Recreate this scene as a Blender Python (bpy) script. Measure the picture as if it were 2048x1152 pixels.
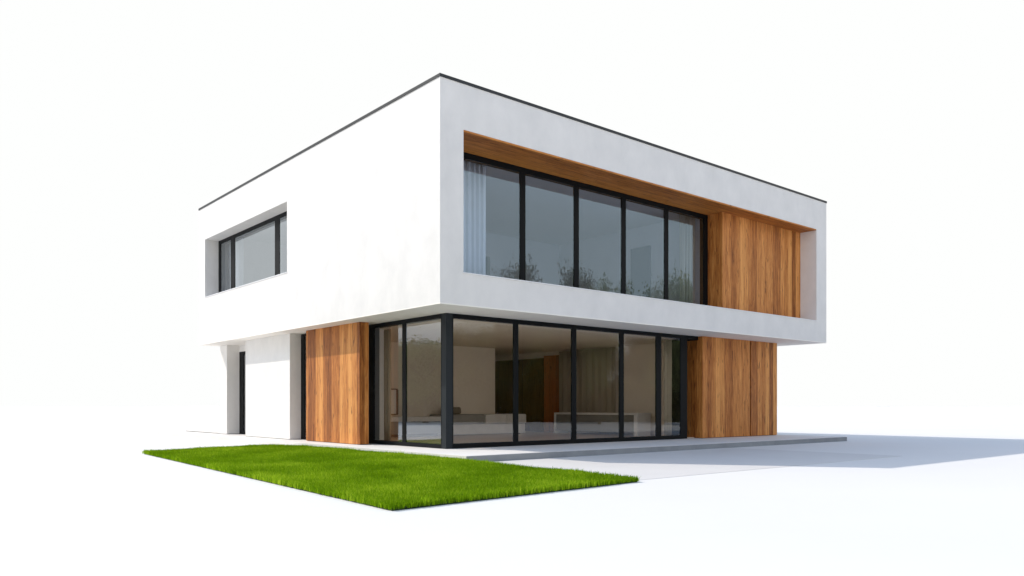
import bpy, bmesh, math, random
import numpy as np
from mathutils import Vector, Matrix
random.seed(7); np.random.seed(7)
S = bpy.context.scene
for o in list(bpy.data.objects): bpy.data.objects.remove(o)
C = S.collection

# ------------------------------------------------------------------ camera
cd = bpy.data.cameras.new('camera'); cam = bpy.data.objects.new('camera', cd); C.objects.link(cam)
cam.location = (-8.139, -11.647, 0.847)
cam.rotation_euler = (math.pi/2, 0, -math.atan2(0.64513, 0.76407))
cd.sensor_width = 36; cd.lens = 1573/2048*36; cd.shift_y = (812.5-576)/2048
cd.clip_start = 0.05; cd.clip_end = 6000
S.camera = cam

# ------------------------------------------------------------------ light
SUN = Vector((-4.3, 6.1, 6.97)).normalized()          # towards the sun
EL = math.asin(SUN.z); ROT = math.atan2(SUN.x, SUN.y)
sd = bpy.data.lights.new('sun', 'SUN'); so = bpy.data.objects.new('sun', sd); C.objects.link(so)
sd.energy = 2.5; sd.angle = math.radians(0.5); sd.color = (1.0, 0.93, 0.84)
so.rotation_euler = SUN.to_track_quat('Z', 'Y').to_euler(); so.location = (-20, 30, 40)
W = bpy.data.worlds.new('World'); S.world = W; W.use_nodes = True
nt = W.node_tree; nt.nodes.clear()
N = nt.nodes.new; Lk = nt.links.new
out = N('ShaderNodeOutputWorld'); bg = N('ShaderNodeBackground'); bg2 = N('ShaderNodeBackground'); mx = N('ShaderNodeMixShader')
sky = N('ShaderNodeTexSky'); sky.sky_type = 'NISHITA'; sky.sun_disc = False
sky.sun_elevation = EL; sky.sun_rotation = ROT; sky.air_density = 1.0; sky.dust_density = 1.0; sky.ozone_density = 1.5
hs = N('ShaderNodeMix'); hs.data_type = 'RGBA'; hs.blend_type = 'MULTIPLY'; hs.inputs[0].default_value = 1; hs.inputs[7].default_value = (.90, .96, .96, 1)
Lk(sky.outputs[0], hs.inputs[6]); Lk(hs.outputs[2], bg.inputs[0]); bg.inputs[1].default_value = 0.27
bg2.inputs[0].default_value = (0.772, 0.778, 0.772, 1); bg2.inputs[1].default_value = 1.0     # bright milky haze low in the sky
tc = N('ShaderNodeTexCoord'); sp = N('ShaderNodeSeparateXYZ'); mr = N('ShaderNodeMapRange')
Lk(tc.outputs['Generated'], sp.inputs[0]); Lk(sp.outputs['Z'], mr.inputs[0])
mr.interpolation_type = 'SMOOTHSTEP'
mr.inputs[1].default_value = 0.46; mr.inputs[2].default_value = 0.66; mr.inputs[3].default_value = 1.0; mr.inputs[4].default_value = 0.0
Lk(mr.outputs[0], mx.inputs[0]); Lk(bg.outputs[0], mx.inputs[1]); Lk(bg2.outputs[0], mx.inputs[2]); Lk(mx.outputs[0], out.inputs[0])
S.view_settings.view_transform = 'Standard'; S.view_settings.look = 'None'
S.view_settings.exposure = 0.36; S.view_settings.gamma = 1
S.render.engine = 'CYCLES'
S.cycles.max_bounces = 12; S.cycles.diffuse_bounces = 8; S.cycles.transparent_max_bounces = 16; S.cycles.caustics_reflective = False

# ------------------------------------------------------------------ materials
def mat(name):
    m = bpy.data.materials.new(name); m.use_nodes = True
    t = m.node_tree; return m, t, t.nodes['Principled BSDF'], t.nodes['Material Output']
def setp(b, col=None, rough=None, metal=None, spec=None):
    if col: b.inputs['Base Color'].default_value = (*col, 1)
    if rough is not None: b.inputs['Roughness'].default_value = rough
    if metal is not None: b.inputs['Metallic'].default_value = metal
    if spec is not None: b.inputs['Specular IOR Level'].default_value = spec
def mottled(name, a, b_, scale, rough=0.8, bump=0.0, bscale=60, stretch=(1, 1, 1), spec=0.3, detail=6, lo=.3, hi=.7):
    m, t, b, o = mat(name); n = t.nodes.new; l = t.links.new
    tc = n('ShaderNodeTexCoord'); mp = n('ShaderNodeMapping'); mp.inputs['Scale'].default_value = stretch
    l(tc.outputs['Object'], mp.inputs[0])
    no = n('ShaderNodeTexNoise'); no.inputs['Scale'].default_value = scale; no.inputs['Detail'].default_value = detail; no.inputs['Roughness'].default_value = .62
    l(mp.outputs[0], no.inputs[0])
    r = n('ShaderNodeValToRGB'); r.color_ramp.elements[0].position = lo; r.color_ramp.elements[1].position = hi
    r.color_ramp.elements[0].color = (*a, 1); r.color_ramp.elements[1].color = (*b_, 1)
    l(no.outputs[0], r.inputs[0]); l(r.outputs[0], b.inputs['Base Color'])
    if bump:
        n2 = n('ShaderNodeTexNoise'); n2.inputs['Scale'].default_value = bscale; n2.inputs['Detail'].default_value = 4
        l(tc.outputs['Object'], n2.inputs[0]); bp = n('ShaderNodeBump'); bp.inputs['Strength'].default_value = bump; bp.inputs['Distance'].default_value = .01
        l(n2.outputs[0], bp.inputs['Height']); l(bp.outputs[0], b.inputs['Normal'])
    setp(b, None, rough, 0, spec); return m
def plain(name, col, rough=.5, metal=0, spec=.5):
    m, t, b, o = mat(name); setp(b, col, rough, metal, spec); return m

stucco = mottled('white_stucco', (.715, .70, .675), (.80, .78, .75), 1.9, .85, .3, 90, (1, 1, .7))
lower_in = mottled('warm_plaster_inside', (.80, .71, .60), (.84, .76, .66), .7, .8)
stucco_in = mottled('plaster_inside', (.76, .75, .73), (.80, .79, .77), .7, .8)
ground_m = mottled('pale_ground', (.695, .672, .632), (.73, .707, .667), .12, .8)
terrace_m = mottled('terrace_concrete', (.69, .66, .625), (.75, .72, .68), .8, .75, .15, 40)
paving_m = mottled('paving_concrete', (.61, .585, .55), (.65, .625, .59), .6, .75, .1, 40)
soffit_m = mottled('soffit_render', (.89, .85, .79), (.92, .88, .82), .8, .8)
post_m = plain('post_metal', (.018, .022, .026), .5, 0, .2)
edge_shade_m = mottled('terrace_edge_shade_tone', (.24, .25, .26), (.32, .33, .335), 1.5, .8, .2, 40)  # concrete tone darkened to paint in the shade of the step face
metal = plain('anthracite_metal', (.005, .006, .007), .5, 0, .12)
capm = plain('parapet_metal', (.028, .031, .033), .45, 0, .3)
floor_m = mottled('oak_floor', (.68, .54, .41), (.78, .65, .52), 1.2, .32, 0, 50, (.4, 5, 1), spec=.5)
sofa_m = mottled('pale_upholstery', (.62, .61, .60), (.70, .69, .68), 3, .9, .3, 200)
sofa_grey = mottled('grey_upholstery', (.25, .24, .235), (.30, .29, .28), 3, .9, .3, 200)
cushion_m = mottled('taupe_fabric', (.17, .14, .11), (.22, .18, .14), 6, .95, .3, 200)
white_lac = plain('white_lacquer', (.78, .78, .78), .35)
dark_lac = plain('dark_lacquer', (.03, .028, .026), .4)
grey_lac = plain('grey_lacquer', (.22, .22, .21), .4)
sillm = plain('white_sill', (.8, .8, .8), .5)
turf_m = mottled('turf_soil', (.02, .035, .008), (.035, .06, .012), 3, .95)

def glass(name, tint, refl, ior):
    m = bpy.data.materials.new(name); m.use_nodes = True; t = m.node_tree; t.nodes.clear(); n = t.nodes.new; l = t.links.new
    o = n('ShaderNodeOutputMaterial'); tr = n('ShaderNodeBsdfTransparent'); g = n('ShaderNodeBsdfGlossy'); f = n('ShaderNodeFresnel'); x = n('ShaderNodeMixShader')
    tr.inputs[0].default_value = (*tint, 1); g.inputs[0].default_value = (*refl, 1); g.inputs['Roughness'].default_value = 0.0
    f.inputs[0].default_value = ior
    no = n('ShaderNodeTexNoise'); no.inputs['Scale'].default_value = 1.1; no.inputs['Detail'].default_value = 1
    tc = n('ShaderNodeTexCoord'); bp = n('ShaderNodeBump'); bp.inputs['Strength'].default_value = .06; bp.inputs['Distance'].default_value = .01
    l(tc.outputs['Object'], no.inputs[0]); l(no.outputs[0], bp.inputs['Height']); l(bp.outputs[0], g.inputs['Normal'])
    ge = n('ShaderNodeNewGeometry'); iv = n('ShaderNodeMath'); iv.operation = 'SUBTRACT'; iv.inputs[0].default_value = 1.0; l(ge.outputs['Backfacing'], iv.inputs[1])
    mu = n('ShaderNodeMath'); mu.operation = 'MULTIPLY'; l(f.outputs[0], mu.inputs[0]); l(iv.outputs[0], mu.inputs[1])
    l(mu.outputs[0], x.inputs[0]); l(tr.outputs[0], x.inputs[1]); l(g.outputs[0], x.inputs[2]); l(x.outputs[0], o.inputs[0]); return m
glass_up = glass('blue_grey_glass', (.86, .90, .95), (.66, .86, 1.0), 2.3)
glass_side = glass('side_glass', (.93, .95, .97), (.88, .95, 1.0), 5.0)
glass_corner = glass('corner_glass', (.98, .97, .95), (.88, .94, 1.0), 2.7)
glass_lo = glass('clear_glass', (.99, .975, .95), (.9, .95, 1.0), 1.8)

def wood(name, across, along, c_lo, c_mid, c_hi, w=.20, seed=0.0):
    """boards running along 'along'; 'across' lists the axes that count boards"""
    m, t, b, o = mat(name); n = t.nodes.new; l = t.links.new
    tc = n('ShaderNodeTexCoord'); s = n('ShaderNodeSeparateXYZ'); l(tc.outputs['Object'], s.inputs[0])
    def M(op, a, bb=None, c=None):
        q = n('ShaderNodeMath'); q.operation = op
        for i, v in enumerate((a, bb, c)):
            if v is None: continue
            if isinstance(v, (int, float)): q.inputs[i].default_value = v
            else: l(v, q.inputs[i])
        return q.outputs[0]
    u = s.outputs[across[0]]
    if len(across) > 1: u = M('ADD', u, s.outputs[across[1]])
    v = s.outputs[along]
    u = M('ADD', u, 30.0 + seed)
    k = M('FLOOR', M('DIVIDE', u, w)); fr = M('FRACT', M('DIVIDE', u, w))
    wn = n('ShaderNodeTexWhiteNoise'); wn.noise_dimensions = '1D'; l(k, wn.inputs['W'])
    rnd = wn.outputs['Value']
    off = M('MULTIPLY', rnd, 37.0)
    def noise(su, sv, det, rough=.6, dist=0.0):
        cb = n('ShaderNodeCombineXYZ'); l(M('MULTIPLY', u, su), cb.inputs[0]); l(M('ADD', M('MULTIPLY', v, sv), off), cb.inputs[1]); l(off, cb.inputs[2])
        q = n('ShaderNodeTexNoise'); q.inputs['Scale'].default_value = 1; q.inputs['Detail'].default_value = det; q.inputs['Roughness'].default_value = rough; q.inputs['Distortion'].default_value = dist
        l(cb.outputs[0], q.inputs[0]); return q.outputs[0]
    broad = noise(15, 1.0, 6, .68, .9); fine = noise(110, 3.0, 5, .7, .4); knot = noise(17, 3.2, 2, .5, .3)
    val = M('ADD', M('ADD', M('MULTIPLY', broad, .52), M('MULTIPLY', fine, .44)), M('MULTIPLY', M('SUBTRACT', rnd, .5), .25))
    r = n('ShaderNodeValToRGB'); e = r.color_ramp.elements
    e[0].position = .33; e[0].color = (*c_lo, 1); e[1].position = .62; e[1].color = (*c_hi, 1)
    q = e.new(.47); q.color = (*c_mid, 1)
    l(val, r.inputs[0])
    # streaks, knots and the joint between boards
    st = n('ShaderNodeMapRange'); st.interpolation_type = 'SMOOTHSTEP'; l(knot, st.inputs[0])
    st.inputs[1].default_value = .61; st.inputs[2].default_value = .75; st.inputs[3].default_value = 1; st.inputs[4].default_value = .42
    jt = n('ShaderNodeMapRange'); l(M('ABSOLUTE', M('SUBTRACT', fr, .5)), jt.inputs[0])
    jt.inputs[1].default_value = .478; jt.inputs[2].default_value = .497; jt.inputs[3].default_value = 1; jt.inputs[4].default_value = .55
    mul = M('MULTIPLY', st.outputs[0], jt.outputs[0])
    mixc = n('ShaderNodeMix'); mixc.data_type = 'RGBA'; mixc.blend_type = 'MULTIPLY'; mixc.inputs[0].default_value = 1
    l(r.outputs[0], mixc.inputs[6]); l(mul, mixc.inputs[7]); l(mixc.outputs[2], b.inputs['Base Color'])
    bp = n('ShaderNodeBump'); bp.inputs['Strength'].default_value = .35; bp.inputs['Distance'].default_value = .004
    l(M('ADD', M('MULTIPLY', fine, .5), M('MULTIPLY', jt.outputs[0], 2.0)), bp.inputs['Height']); l(bp.outputs[0], b.inputs['Normal'])
    setp(b, None, .55, 0, .25); return m
WL, WM, WH = (.18, .052, .010), (.46, .160, .034), (.74, .335, .095)
wood_v = wood('cedar_boards', ['X', 'Y'], 'Z', WL, WM, WH)
wood_s = wood('cedar_soffit', ['Y'], 'X', (.24, .075, .014), (.50, .185, .040), (.66, .27, .065), .24, 3.3)
wood_in = wood('inner_door_wood', ['X', 'Y'], 'Z', (.30, .085, .015), (.40, .12, .025), (.50, .17, .04), .3, 1.0)
amber = wood('amber_panel', ['Y'], 'Z', (.075, .036, .006), (.12, .062, .010), (.17, .10, .020), 1.3, 2.0)
def curtain_mat(name, col, trans):
    m, t, b, o = mat(name); n = t.nodes.new; l = t.links.new
    setp(b, col, .9, 0, .1)
    tl = n('ShaderNodeBsdfTranslucent'); tl.inputs[0].default_value = (*col, 1); x = n('ShaderNodeMixShader'); x.inputs[0].default_value = trans
    l(b.outputs[0], x.inputs[1]); l(tl.outputs[0], x.inputs[2]); l(x.outputs[0], o.inputs[0]); return m
curt_w = curtain_mat('white_voile', (.90, .90, .90), .2)
curt_t = curtain_mat('tan_curtain', (.46, .40, .31), .3)

# ------------------------------------------------------------------ helpers
def link(name, me, m, parent=None):
    o = bpy.data.objects.new(name, me); C.objects.link(o)
    if m: me.materials.append(m)
    if parent: o.parent = parent
    return o
def boxes(name, bl, m, parent=None, bevel=0.0):
    bm = bmesh.new()
    for (x0, x1, y0, y1, z0, z1) in bl:
        g = bmesh.ops.create_cube(bm, size=1)
        bmesh.ops.scale(bm, vec=(x1-x0, y1-y0, z1-z0), verts=g['verts'])
        bmesh.ops.translate(bm, vec=((x0+x1)/2, (y0+y1)/2, (z0+z1)/2), verts=g['verts'])
    me = bpy.data.meshes.new(name); bm.to_mesh(me); bm.free()
    o = link(name, me, m, parent)
    if bevel:
        b = o.modifiers.new('bevel', 'BEVEL'); b.width = bevel; b.segments = 3; b.limit_method = 'ANGLE'
        for p in me.polygons: p.use_smooth = False
    return o
def tag(o, label=None, cat=None, group=None, kind=None):
    if label: o['label'] = label
    if cat: o['category'] = cat
    if group: o['group'] = group
    if kind: o['kind'] = kind
    return o
def empty(name, loc=(0, 0, 0)):
    o = bpy.data.objects.new(name, None); C.objects.link(o); o.location = loc; o.empty_display_size = .3; return o

# ------------------------------------------------------------------ setting
GZ = -.12
g = boxes('ground', [(-3000, 3000, -3000, 3000, GZ-.5, GZ)], ground_m); tag(g, 'smooth near white open ground all around the house', 'ground', kind='structure')
te = boxes('terrace', [(-.10, 13.10, -.92, 16.6, GZ-.1, 0)], terrace_m, bevel=.006); tag(te, 'raised pale grey concrete terrace under the house', 'terrace', kind='structure')
pv = boxes('paving', [(-.40, 7.5, -4.87, -.94, GZ-.05, GZ+.004)], paving_m); tag(pv, 'flat warm grey paving beside the lawn', 'paving', kind='structure')

tag(boxes('terrace_edge_shade', [(-.10, 13.10, -.938, -.921, GZ-.05, -.008)], edge_shade_m), 'dark strip painting the shade on the front step face of the raised terrace', 'terrace shade strip', kind='structure')  # added strip: shade of the terrace's front face put into its colour
# lawn ------------------------------------------------------------
LP = [(-3.56, 5.30), (-4.30, -5.38), (-.45, -5.02), (-.13, 0.0), (-.13, 5.3), (-.7, 6.2)]
bm = bmesh.new()
lo = [bm.verts.new((x, y, GZ-.02)) for x, y in LP]; hi = [bm.verts.new((x, y, GZ+.022)) for x, y in LP]
bm.faces.new(hi); bm.faces.new(lo[::-1])
for i in range(len(LP)): bm.faces.new((lo[i], lo[(i+1) % 6], hi[(i+1) % 6], hi[i]))
bmesh.ops.recalc_face_normals(bm, faces=bm.faces)
me = bpy.data.meshes.new('lawn_bed'); bm.to_mesh(me); bm.free()
tag(link('lawn_bed', me, turf_m), 'thin dark soil bed under the lawn', 'lawn bed', kind='structure')
def inside(p, poly):
    x, y = p[:, 0], p[:, 1]; c = np.zeros(len(p), bool); n = len(poly)
    for i in range(n):
        x0, y0 = poly[i]; x1, y1 = poly[(i+1) % n]
        k = ((y0 > y) != (y1 > y)) & (x < (x1-x0)*(y-y0)/(y1-y0+1e-12)+x0); c ^= k
    return c
NB = 330000
pts = np.column_stack([np.random.uniform(-4.35, -.1, NB), np.random.uniform(-5.4, 6.25, NB)])
pts = pts[inside(pts, LP)]
# extra blades along the edges so that the rim is full
ex = []
for i in range(6):
    a = np.array(LP[i]); b = np.array(LP[(i+1) % 6]); k = int(np.hypot(*(b-a))*420)
    q = a+(b-a)*np.random.rand(k, 1)+np.random.normal(0, .018, (k, 2)); ex.append(q)
pts = np.vstack([pts]+ex); n = len(pts)
def lump(p, s, ph):
    return np.sin(p[:, 0]*s+ph+1.7*np.sin(p[:, 1]*s*.6+ph))*np.sin(p[:, 1]*s*.9+2*ph+1.3*np.sin(p[:, 0]*s*.8))
clump = .75*lump(pts, 1.7, .4)+.35*lump(pts, 4.3, 1.1)+.3*lump(pts, 11, 2.2)
h = np.clip(.062+.013*clump+np.random.normal(0, .012, n), .03, .11)
h[np.random.rand(n) < .02] *= 1.3
ang = np.random.uniform(0, 2*np.pi, n); wv = np.random.uniform(.0028, .0055, n)
lean_a = np.random.uniform(0, 2*np.pi, n)+.8*clump; lean = h*np.abs(np.random.normal(.25, .28, n))
tx = np.cos(ang)*wv; ty = np.sin(ang)*wv; lx = np.cos(lean_a)*lean; ly = np.sin(lean_a)*lean
z0 = GZ+.015
V = np.empty((n, 5, 3), np.float32)
V[:, 0] = np.column_stack([pts[:, 0]-tx, pts[:, 1]-ty, np.full(n, z0)]); V[:, 1] = np.column_stack([pts[:, 0]+tx, pts[:, 1]+ty, np.full(n, z0)])
V[:, 2] = np.column_stack([pts[:, 0]+lx*.3+tx*.8, pts[:, 1]+ly*.3+ty*.8, z0+h*.6]); V[:, 3] = np.column_stack([pts[:, 0]+lx*.3-tx*.8, pts[:, 1]+ly*.3-ty*.8, z0+h*.6])
V[:, 4] = np.column_stack([pts[:, 0]+lx, pts[:, 1]+ly, z0+h])
me = bpy.data.meshes.new('grass'); me.vertices.add(n*5); me.vertices.foreach_set('co', V.ravel())
base = (np.arange(n)*5)[:, None]
quad = base+np.array([0, 1, 2, 3]); tri = base+np.array([3, 2, 4])
li = np.concatenate([quad, tri], axis=1).ravel()
me.loops.add(n*7); me.loops.foreach_set('vertex_index', li.astype(np.int32))
me.polygons.add(n*2); st = np.column_stack([np.arange(n)*7, np.arange(n)*7+4]).ravel()
me.polygons.foreach_set('loop_start', st.astype(np.int32)); me.update(calc_edges=True)
at = me.attributes.new('rnd', 'FLOAT', 'POINT'); at.data.foreach_set('value', np.repeat(np.clip(np.random.rand(n)*.65+.22+.25*clump, 0, 1), 5).astype(np.float32))
gm, t, b, o_ = mat('grass_blades'); nn = t.nodes.new; l = t.links.new
a = nn('ShaderNodeAttribute'); a.attribute_name = 'rnd'; r = nn('ShaderNodeValToRGB'); e = r.color_ramp.elements
e[0].color = (.09, .19, .002, 1); e[0].position = 0; e[1].color = (.44, .60, .03, 1); e[1].position = 1; q = e.new(.6); q.color = (.20, .37, .003, 1)
l(a.outputs['Fac'], r.inputs[0]); l(r.outputs[0], b.inputs['Base Color']); setp(b, None, .6, 0, .06)
tl = nn('ShaderNodeBsdfTranslucent'); l(r.outputs[0], tl.inputs[0]); x = nn('ShaderNodeMixShader'); x.inputs[0].default_value = .45
l(b.outputs[0], x.inputs[1]); l(tl.outputs[0], x.inputs[2]); l(x.outputs[0], o_.inputs[0])
tag(link('grass', me, gm), 'bright green short lawn grass in front of the house', 'grass', kind='stuff')

# ------------------------------------------------------------------ the house
H = empty('house'); tag(H, 'two storey white cubic house with cantilevered upper floor, wood cladding and dark framed windows', 'house')
ZS, ZT = 2.696, 6.785
XE, YE = 13.73, 12.71
# upper storey shell
boxes('upper_wall', [
    # front, round the long opening (0.96 deep)
    (0, XE, 0, .96, 5.945, ZT), (0, XE, 0, .96, ZS+.02, 3.296), (0, .526, 0, .96, 3.296, 5.945), (13.17, XE, 0, .96, 3.296, 5.945),
    # left side, round the small opening
    (0, .40, .96, 6.453, ZS+.02, ZT), (0, .40, 12.188, YE, ZS+.02, ZT), (0, .40, 6.453, 12.188, 5.82, ZT), (0, .40, 6.453, 12.188, ZS+.02, 4.085),
    # back and right
    (.40, XE, 12.31, YE, ZS+.02, ZT), (13.33, XE, .96, 12.31, ZS+.02, ZT)], stucco, H)
boxes('soffit', [(0, XE, 0, YE, ZS, ZS+.02)], soffit_m, H)
boxes('roof', [(.40, 13.33, .96, 12.31, 6.35, ZT-.06)], stucco, H)
boxes('upper_floor', [(.40, 13.33, .96, 12.31, ZS+.02, 3.05)], floor_m, H)
boxes('parapet_cap', [(-.014, XE+.014, -.014, .30, ZT, ZT+.055), (-.014, .30, .30, YE-.30, ZT, ZT+.055), (XE-.30, XE+.014, .30, YE-.30, ZT, ZT+.055), (-.014, XE+.014, YE-.30, YE+.014, ZT, ZT+.055)], capm, H)
boxes('upper_ceiling', [(.46, 13.3, 1.10, 12.3, 6.02, 6.08)], stucco_in, H)
boxes('upper_inner_wall', [(.47, 5.2, 6.7, 6.85, 3.052, 6.018), (6.5, 13.3, 6.7, 6.85, 3.052, 6.018), (5.2, 6.5, 6.7, 6.85, 5.3, 6.018), (5.4, 5.55, 6.852, 12.3, 3.052, 6.018),
                           (9.32, 9.45, 1.05, 6.698, 3.052, 6.018)], stucco_in, H)
sl = boxes('window_sill', [(.50, 13.19, -.014, .90, 3.297, 3.316)], sillm, H)
sl = boxes('window_sill', [(-.014, .385, 6.44, 12.20, 4.086, 4.104)], sillm, H)
# wood lining of the front opening
boxes('wood_soffit', [(.529, 13.167, .012, .958, 5.918, 5.944)], wood_s, H)
boxes('wood_cladding', [(9.31, 13.168, .50, .958, 3.318, 5.916)], wood_v, H)

def window(name, axis, plane, depth, a0, a1, z0, z1, mull, fw, gm_, top=None, pane_off=.014, mdepth=None, endw=(None, None)):
    """axis 'x': window in plane Y=plane running along X; 'y': plane X=plane running along Y.
    Frame in front face at 'plane', mull = list of (start, end) along the run."""
    md = mdepth or .045
    def bx(s0, s1, d0, d1, za, zb):
        return (s0, s1, plane+d0, plane+d1, za, zb) if axis == 'x' else (plane+d0, plane+d1, s0, s1, za, zb)
    ft = top or fw; e0 = endw[0] or fw; e1 = endw[1] or fw
    fr = boxes(name, [bx(a0, a1, 0, depth, z1-ft, z1), bx(a0, a1, 0, depth, z0, z0+fw), bx(a0, a0+e0, 0, depth, z0+fw, z1-ft), bx(a1-e1, a1, 0, depth, z0+fw, z1-ft)], metal, H)
    edges = [a0+e0]
    for s, e_ in mull:
        boxes('mullion', [bx(s, e_, .004, md-.004, z0+fw, z1-ft)], metal, fr); edges += [s, e_]
    edges.append(a1-e1)
    for i in range(0, len(edges), 2):
        boxes('pane', [bx(edges[i]-.006, edges[i+1]+.006, pane_off, pane_off+.014, z0+fw-.006, z1-ft+.006)], gm_, fr)
    return fr
# upper long window (plane Y=.96)
w = window('window', 'x', .96, .13, .42, 9.306, 3.29, 5.925, [(2.735, 2.885), (4.34, 4.49), (5.925, 6.075), (7.52, 7.675)], .11, glass_up, top=.118, endw=(.06, .165))
w['label'] = 'long row of upper windows under the wood soffit'
# upper left window (plane X=.40)
w = window('window', 'y', .40, .13, 6.40, 12.19, 4.10, 5.82, [(7.82, 8.10), (10.90, 11.20)], .08, glass_side, top=.105, endw=(.1, .17))
w['label'] = 'small recessed window in the sunny side wall'

# ground floor ------------------------------------------------------------
GX, GY = .90, 1.08
boxes('wood_cladding', [(.42, .645, 3.66, 6.29, .012, ZS-.002)], wood_v, H)['label'] = 'sunlit wood panel on the left side'
boxes('lower_wall', [(.648, 1.30, 4.104, 6.285, .012, ZS-.002)], stucco, H)
boxes('wood_cladding', [(9.07, 11.27, .95, 1.599, .012, ZS-.002)], wood_v, H)
boxes('wood_cladding', [(11.315, 12.66, .95, 1.45, .012, ZS-.002)], wood_v, H)
boxes('shadow_gap', [(11.27, 11.315, 1.0, 1.4, .012, ZS-.004)], dark_lac, H)
boxes('lower_wall', [(.42, 1.25, 7.22, 10.13, .012, ZS-.002), (.60, 1.25, 12.04, 12.6, .012, ZS-.002), (.90, 12.60, 12.2, 12.6, .012, ZS-.004), (12.45, 12.655, 1.452, 12.2, .012, ZS-.004),
                     (9.068, 12.45, 1.602, 1.75, .012, ZS-.004)], stucco, H)
for q in [(.435, .64, 3.68, 6.27, .001, .011), (.416, 1.2, 7.214, 10.12, .001, .011), (9.09, 12.64, .97, 1.4, .001, .011), (.61, 1.2, 12.05, 12.59, .001, .011)]: boxes('base_strip', [q], dark_lac, H)
ww = window('window', 'x', GY, .14, 1.058, 8.545, .002, ZS-.003, [(2.66, 2.79), (4.385, 4.53), (5.985, 6.136), (7.345, 7.545)], .095, glass_lo, top=.085, endw=(.02, .235))
ww['label'] = 'tall corner window row facing right'
ww = window('window', 'y', GX, .14, 1.238, 4.10, .002, ZS-.003, [(2.56, 2.70)], .085, glass_corner, top=.085, endw=(.02, .23))
ww['label'] = 'tall corner window facing the lawn'
boxes('corner_post', [(GX, 1.058, GY, 1.238, .002, ZS-.003)], post_m, H, bevel=.004)
window('window', 'y', .72, .10, 6.292, 7.218, .002, ZS-.02, [], .07, glass_lo, endw=(.07, .2))['label'] = 'narrow dark window slot beside the wood panel'
window('window', 'y', .98, .10, 10.132, 12.038, .002, 2.50, [], .08, glass_lo, endw=(.08, .30))['label'] = 'narrow dark window slot at the far end'
boxes('lintel', [(.98, 1.24, 10.132, 12.038, 2.502, ZS-.004)], stucco, H)
# inside
boxes('inner_floor', [(1.04, 12.45, 1.22, 12.19, .002, .022)], floor_m, H)
boxes('inner_ceiling', [(1.04, 9.2, 1.225, 12.19, 2.615, 2.675)], lower_in, H)
boxes('inner_wall', [(1.302, 6.93, 7.0, 7.15, .024, 2.613), (6.78, 6.93, 7.152, 12.18, .024, 2.613), (1.302, 1.42, 4.3, 6.998, .024, 2.613), (9.22, 9.4, 1.76, 12.18, .024, 2.66), (6.932, 9.218, 10.6, 10.75, .024, 2.613)], lower_in, H)
boxes('jamb', [(8.547, 8.60, 1.09, 1.499, .002, ZS-.001), (8.547, 9.068, 1.50, 1.60, .002, ZS-.001), (8.601, 9.068, 1.09, 1.499, ZS-.10, ZS-.001)], metal, H)
boxes('wall_panel', [(9.16, 9.217, 7.25, 9.95, .024, 2.42)], amber, H)['label'] = 'dark amber wall panel at the back of the living room'
boxes('inner_door', [(9.15, 9.217, 6.46, 7.22, .024, 2.48)], wood_in, H)['label'] = 'red brown wooden inner door'

# low wall behind the house on the left
lw = empty('low_wall', (1.05, 14.0, 0)); tag(lw, 'low white rendered garden wall at the far left behind the house', 'wall')
def rel(o, root): o.location = -root.location; return o
rel(boxes('wall_body', [(.62, .90, 12.61, 15.9, .012, .84)], stucco, lw, bevel=.01), lw)
rel(boxes('base_strip', [(.618, .89, 12.62, 15.88, .001, .0115)], dark_lac, lw), lw)

# ------------------------------------------------------------------ curtains
def curtain(x0, y0, x1, y1, z0, z1, folds, amp, m, label, group=None):
    L = math.hypot(x1-x0, y1-y0); ux, uy = (x1-x0)/L, (y1-y0)/L; nx, ny = -uy, ux
    bm = bmesh.new(); K = folds*10; cols = []
    ph = random.uniform(0, 6)
    for i in range(K+1):
        s = i/K; a = s*folds*2*math.pi
        d = amp*(math.sin(a+ph)+.35*math.sin(2.3*a+1+ph)); e_ = .25*amp*math.sin(2*a)
        col = []
        for j in range(5):
            q = j/4; dd = d*(.75+.35*(1-q)); px = x0+ux*(s*L+e_)+nx*dd; py = y0+uy*(s*L+e_)+ny*dd
            col.append(bm.verts.new((px-x0, py-y0, z1+(z0-z1)*(1-(1-q))-0)))
        cols.append(col)
    for i in range(K):
        for j in range(4): bm.faces.new((cols[i][j], cols[i+1][j], cols[i+1][j+1], cols[i][j+1]))
    me = bpy.data.meshes.new('curtain'); bm.to_mesh(me); bm.free()
    for p in me.polygons: p.use_smooth = True
    o = link('curtain', me, m); o.location = (x0, y0, 0)
    sm = o.modifiers.new('thick', 'SOLIDIFY'); sm.thickness = .004
    return tag(o, label, 'curtain', group)
curtain(1.1, 1.22, 2.02, 1.22, 3.06, 5.95, 7, .045, curt_w, 'white voile curtain gathered at the left end of the long upper window')
curtain(8.55, 1.25, 9.12, 1.25, 3.06, 5.95, 4, .045, curt_t, 'cream curtain gathered at the right end of the long upper window beside the wood box')
curtain(.70, 11.1, .70, 12.0, 3.06, 5.8, 5, .04, curt_w, 'pale curtain behind the far left pane of the small upper side window')
curtain(9.05, 4.0, 9.05, 6.4, .05, 2.58, 9, .018, curt_t, 'wide tan curtain on the living room wall beyond the middle ground floor panes')
curtain(7.98, 1.36, 8.30, 1.36, .05, 2.58, 3, .04, curt_t, 'narrow tan curtain behind the slim pane beside the right wood block')
curtain(1.16, 3.55, 1.16, 3.84, .05, 2.58, 2, .02, curt_t, 'narrow beige curtain behind the ground floor pane beside the sunlit wood panel')

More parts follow.
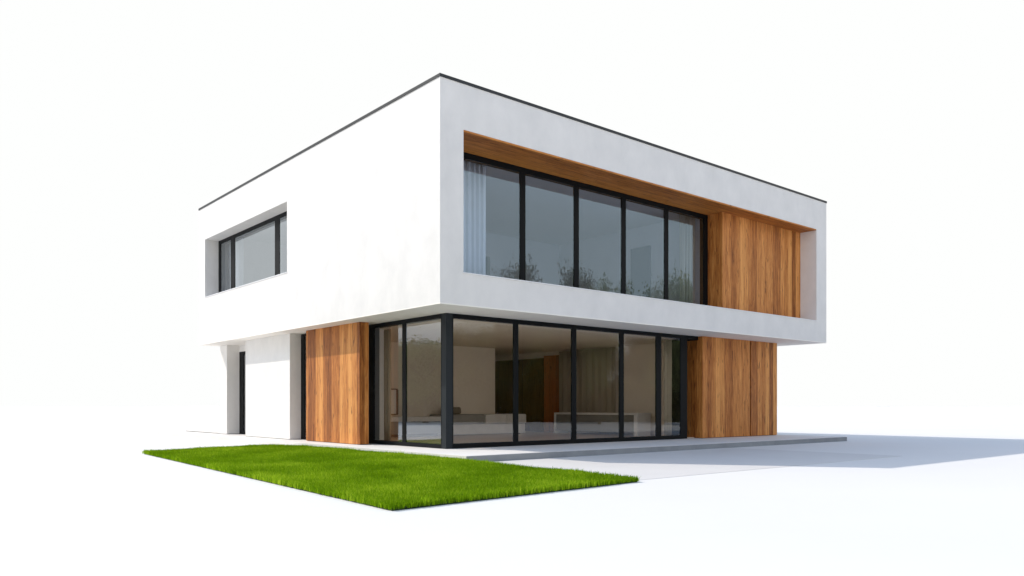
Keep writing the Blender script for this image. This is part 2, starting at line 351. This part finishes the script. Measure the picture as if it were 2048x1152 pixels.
# ------------------------------------------------------------------ furniture inside
sf = empty('sofa', (6, 6.4, .022)); tag(sf, 'low pale L shaped sofa by the living room wall seen through the corner window', 'sofa')
rel(boxes('base', [(4.48, 7.30, 6.02, 6.93, .05, .34)], sofa_m, sf, bevel=.02), sf)
for x0, x1, m_ in ((4.46, 5.75, sofa_grey), (5.77, 6.55, sofa_m), (6.57, 7.32, sofa_m)):
    rel(boxes('seat', [(x0, x1, 5.98, 6.93, .342, .62)], m_, sf, bevel=.04), sf)
for x0, y0 in ((4.6, 6.1), (7.1, 6.1), (4.6, 6.8), (7.1, 6.8)):
    rel(boxes('leg', [(x0, x0+.05, y0, y0+.05, .022, .05)], dark_lac, sf), sf)
cu = boxes('cushion', [(-.32, .32, -.08, .08, 0, .20)], cushion_m, bevel=.05); cu.location = (5.02, 6.6, .622); cu.rotation_euler = (math.radians(-12), 0, math.radians(3))
tag(cu, 'taupe cushion lying on the dark end of the low sofa', 'cushion')
bn = empty('bench', (3, 6.5, .022)); tag(bn, 'long low bench with pale top and grey front left of the sofa', 'bench')
rel(boxes('top', [(1.45, 4.42, 6.15, 6.98, .44, .56)], white_lac, bn, bevel=.008), bn)
rel(boxes('body', [(1.50, 4.38, 6.22, 6.97, .10, .438)], grey_lac, bn), bn)
rel(boxes('plinth', [(1.55, 4.33, 6.30, 6.95, .023, .098)], dark_lac, bn), bn)
sb = empty('sideboard', (8.9, 4.4, .022)); tag(sb, 'low grey sideboard with white end panel and white top near the right panes', 'sideboard')
rel(boxes('body', [(8.45, 8.95, 2.75, 5.9, .12, .60)], grey_lac, sb), sb)
rel(boxes('top', [(8.40, 8.97, 2.60, 5.95, .602, .66)], white_lac, sb, bevel=.006), sb)
rel(boxes('end_panel', [(8.40, 8.97, 2.62, 2.745, .024, .60)], white_lac, sb, bevel=.006), sb)
rel(boxes('end_panel', [(8.40, 8.97, 5.905, 5.95, .024, .60)], white_lac, sb), sb)
wc = empty('wall_cabinet', (3.1, 6.9, .6)); tag(wc, 'square wall cabinet with thin black edges above the low bench', 'cabinet')
rel(boxes('door', [(2.62, 3.36, 6.90, 6.99, .64, 1.30)], stucco_in, wc), wc)
rel(boxes('frame', [(2.60, 3.40, 6.88, 6.995, 1.302, 1.33), (3.362, 3.42, 6.88, 6.995, .62, 1.302), (2.60, 3.40, 6.88, 6.995, .61, .635)], dark_lac, wc), wc)
# upstairs
boxes('inner_door', [(9.27, 9.317, 2.90, 3.62, 3.052, 5.42)], grey_lac, H)['label'] = 'grey inner door on the upper floor'

# ------------------------------------------------------------------ trees (stand in front of the house, seen mirrored in its glass)
bark = mottled('bark', (.06, .045, .03), (.12, .09, .06), 6, .95, .5, 30)
def leafmat(name, a_, b_):
    m, t, b, o = mat(name); n = t.nodes.new; l = t.links.new
    at = n('ShaderNodeAttribute'); at.attribute_name = 'rnd'; r = n('ShaderNodeValToRGB'); r.color_ramp.elements[0].color = (*a_, 1); r.color_ramp.elements[1].color = (*b_, 1)
    l(at.outputs['Fac'], r.inputs[0]); l(r.outputs[0], b.inputs['Base Color']); setp(b, None, .6, 0, .3)
    tl = n('ShaderNodeBsdfTranslucent'); l(r.outputs[0], tl.inputs[0]); x = n('ShaderNodeMixShader'); x.inputs[0].default_value = .3
    l(b.outputs[0], x.inputs[1]); l(tl.outputs[0], x.inputs[2]); l(x.outputs[0], o.inputs[0]); return m
leaf1 = leafmat('leaf_green', (.12, .15, .05), (.30, .33, .14)); leaf2 = leafmat('leaf_olive', (.05, .055, .02), (.16, .15, .05))
def make_tree(seed, height, spread, lm, label):
    R = random.Random(seed); rg = np.random.RandomState(seed)
    root = empty('tree'); tag(root, label, 'tree', 'trees facing the house')
    bm = bmesh.new(); tips = []
    def limb(p, d, L, r, lev):
        segs = 4; rings = []; q = Vector(p); dd = Vector(d).normalized()
        for i in range(segs+1):
            rr = r*(1-.55*i/segs); z = dd; xx = z.orthogonal().normalized(); yy = z.cross(xx)
            rings.append([bm.verts.new(q+xx*rr*math.cos(a*math.pi/3)+yy*rr*math.sin(a*math.pi/3)) for a in range(6)])
            if i < segs:
                q = q+dd*(L/segs); dd = (dd+Vector((R.uniform(-.16, .16), R.uniform(-.16, .16), R.uniform(-.02, .14)))).normalized()
                if lev < 3 and i >= (0 if lev == 0 else 1):
                    for _ in range(2 if lev else 3):
                        a = R.uniform(0, 6.28); nd = (dd*.55+Vector((math.cos(a)*spread, math.sin(a)*spread, R.uniform(.1, .5)))).normalized()
                        limb(q, nd, L*R.uniform(.45, .65), rr*.5, lev+1)
        for i in range(segs):
            for a in range(6): bm.faces.new((rings[i][a], rings[i][(a+1) % 6], rings[i+1][(a+1) % 6], rings[i+1][a]))
        if lev >= 2: tips.append((q, L))
    limb((0, 0, 0), (0, 0, 1), height*.50, height*.030, 0)
    me = bpy.data.meshes.new('trunk'); bm.to_mesh(me); bm.free(); link('trunk', me, bark, root)
    cs = np.array([[*q] for q, _ in tips]); K = 48
    c = np.repeat(cs, K, axis=0)+rg.normal(0, height*.045, (len(cs)*K, 3)); m_ = len(c)
    s = rg.uniform(.04, .10, m_)*height/6
    u = rg.normal(size=(m_, 3)); u /= np.linalg.norm(u, axis=1)[:, None]; v = np.cross(u, rg.normal(size=(m_, 3))); v /= np.linalg.norm(v, axis=1)[:, None]
    VV = np.stack([c-u*s[:, None], c+v*(s*.5)[:, None], c+u*s[:, None], c-v*(s*.5)[:, None]], 1).astype(np.float32)
    me = bpy.data.meshes.new('crown'); me.vertices.add(m_*4); me.vertices.foreach_set('co', VV.ravel())
    me.loops.add(m_*4); me.loops.foreach_set('vertex_index', np.arange(m_*4, dtype=np.int32)); me.polygons.add(m_); me.polygons.foreach_set('loop_start', (np.arange(m_)*4).astype(np.int32)); me.update(calc_edges=True)
    at = me.attributes.new('rnd', 'FLOAT', 'POINT'); at.data.foreach_set('value', np.repeat(rg.rand(m_), 4).astype(np.float32))
    link('crown', me, lm, root); root['top'] = float(np.percentile(VV[:, :, 2], 99.5)); return root
def dup(root):
    r = root.copy(); C.objects.link(r)
    for ch in list(root.children): c = ch.copy(); C.objects.link(c); c.parent = r
    return r
TL = 'leafy green tree beyond the forecourt, mirrored in the front windows'
TL2 = 'leafy olive tree beyond the forecourt, mirrored in the lawn side windows'
protoA = make_tree(3, 6.0, .8, leaf1, TL); protoB = make_tree(11, 6.0, .9, leaf2, TL)
proto_top = {p: p['top'] for p in (protoA, protoB)}
for p in proto_top: del p['top']
used = set()
def place(proto, x, y, s, rz, label, wf=1.1):
    o = proto if proto.name not in used else dup(proto); used.add(proto.name)
    o.location = (x, y, GZ); s = s/proto_top[proto]; o.scale = (s*wf, s*wf, s); o.rotation_euler = (0, 0, rz); o['label'] = label
    o['group'] = 'trees mirrored in the front windows' if x > 0 else 'trees mirrored in the lawn side windows'
fw = math.atan2(.76407, .64513)
FR = [(905, 52, 668, 'broad low tree mirrored just right of the dark corner post'), (960, 50, 655, 'leafy tree mirrored above the sofa cushion in the first front pane'),
      (1032, 40, 532, 'tall tree mirrored at the first mullion of the long upper window'), (1085, 56, 660, 'low tree mirrored high in the second ground floor pane'),
      (1150, 44, 548, 'tall tree mirrored at the second mullion of the long upper window'), (1200, 42, 570, 'tree mirrored low in the third upper pane'),
      (1120, 52, 650, 'tree mirrored left of the second ground floor mullion'), (1290, 56, 660, 'low tree mirrored in the fourth ground floor pane'),
      (1325, 42, 572, 'tree mirrored at the fourth mullion of the long upper window'), (1368, 40, 562, 'tree mirrored in the last upper pane beside the cream curtain'),
      (1420, 50, 650, 'low tree mirrored at the right end of the ground floor glass')]
for px, dist, top, lab in FR:
    a = fw-math.atan((px-1024)/1573.0); x = -8.139+dist*math.cos(a); y = 13.807-dist*math.sin(a)
    hgt = (812.5-top)/1573*dist*math.cos(math.atan((px-1024)/1573.0))+.95
    place(random.choice((protoA, protoB)), x, y, hgt, random.uniform(0, 6), lab, .42 if top < 600 else 1.1)
SD = [(752, 60, 745, 'smallest tree mirrored beside the beige curtain facing the lawn'), (775, 52, 722, 'tree mirrored in the left lawn side pane'),
      (800, 55, 700, 'tree mirrored at the mullion of the lawn side window'), (825, 50, 695, 'round tree mirrored in the right lawn side pane'),
      (850, 46, 682, 'tallest tree mirrored in the right lawn side pane'), (875, 50, 684, 'tree mirrored next to the sunlit side of the corner post')]
for px, dist, top, lab in SD:
    a = fw-math.atan((px-1024)/1573.0); x = 9.939-dist*math.cos(a); y = -11.647+dist*math.sin(a)
    hgt = (812.5-top)/1573*dist*math.cos(math.atan((px-1024)/1573.0))+.95
    place(random.choice((protoA, protoB)), x, y, hgt, random.uniform(0, 6), lab)

# undergrowth between the trees
rg = np.random.RandomState(5)
def undergrowth(name, pts_, label):
    P = []
    for (xa, ya), (xb, yb) in zip(pts_[:-1], pts_[1:]):
        L = math.hypot(xb-xa, yb-ya); k = int(L*3000); t_ = rg.rand(k)
        hx = 1.5+.6*np.sin(t_*L*1.3)+.4*np.sin(t_*L*3.1+1)
        P.append(np.column_stack([xa+(xb-xa)*t_+rg.normal(0, .6, k), ya+(yb-ya)*t_+rg.normal(0, .6, k), GZ+hx*1.25*rg.rand(k)]))
    c = np.vstack(P); m_ = len(c); s = rg.uniform(.06, .13, m_)
    u = rg.normal(size=(m_, 3)); u /= np.linalg.norm(u, axis=1)[:, None]; v = np.cross(u, rg.normal(size=(m_, 3))); v /= np.linalg.norm(v, axis=1)[:, None]
    VV = np.stack([c-u*s[:, None], c+v*(s*.5)[:, None], c+u*s[:, None], c-v*(s*.5)[:, None]], 1).astype(np.float32)
    me = bpy.data.meshes.new(name); me.vertices.add(m_*4); me.vertices.foreach_set('co', VV.ravel())
    me.loops.add(m_*4); me.loops.foreach_set('vertex_index', np.arange(m_*4, dtype=np.int32)); me.polygons.add(m_); me.polygons.foreach_set('loop_start', (np.arange(m_)*4).astype(np.int32)); me.update(calc_edges=True)
    at = me.attributes.new('rnd', 'FLOAT', 'POINT'); at.data.foreach_set('value', np.repeat(rg.rand(m_), 4).astype(np.float32))
    tag(link(name, me, leaf2), label, 'shrubs', kind='stuff')
def arc(cx, cy, sx, sy, d, pxs):
    r_ = []
    for px in pxs:
        a = fw-math.atan((px-1024)/1573.0); r_.append((cx+sx*d*math.cos(a), cy+sy*d*math.sin(a)))
    return r_
undergrowth('undergrowth', arc(-8.139, 13.807, 1, -1, 49, range(860, 1500, 80)), 'dense dark shrubs under the trees mirrored in the front windows')
undergrowth('undergrowth', arc(9.939, -11.647, -1, 1, 53, range(740, 980, 40)), 'dense dark shrubs under the trees mirrored in the lawn side windows')
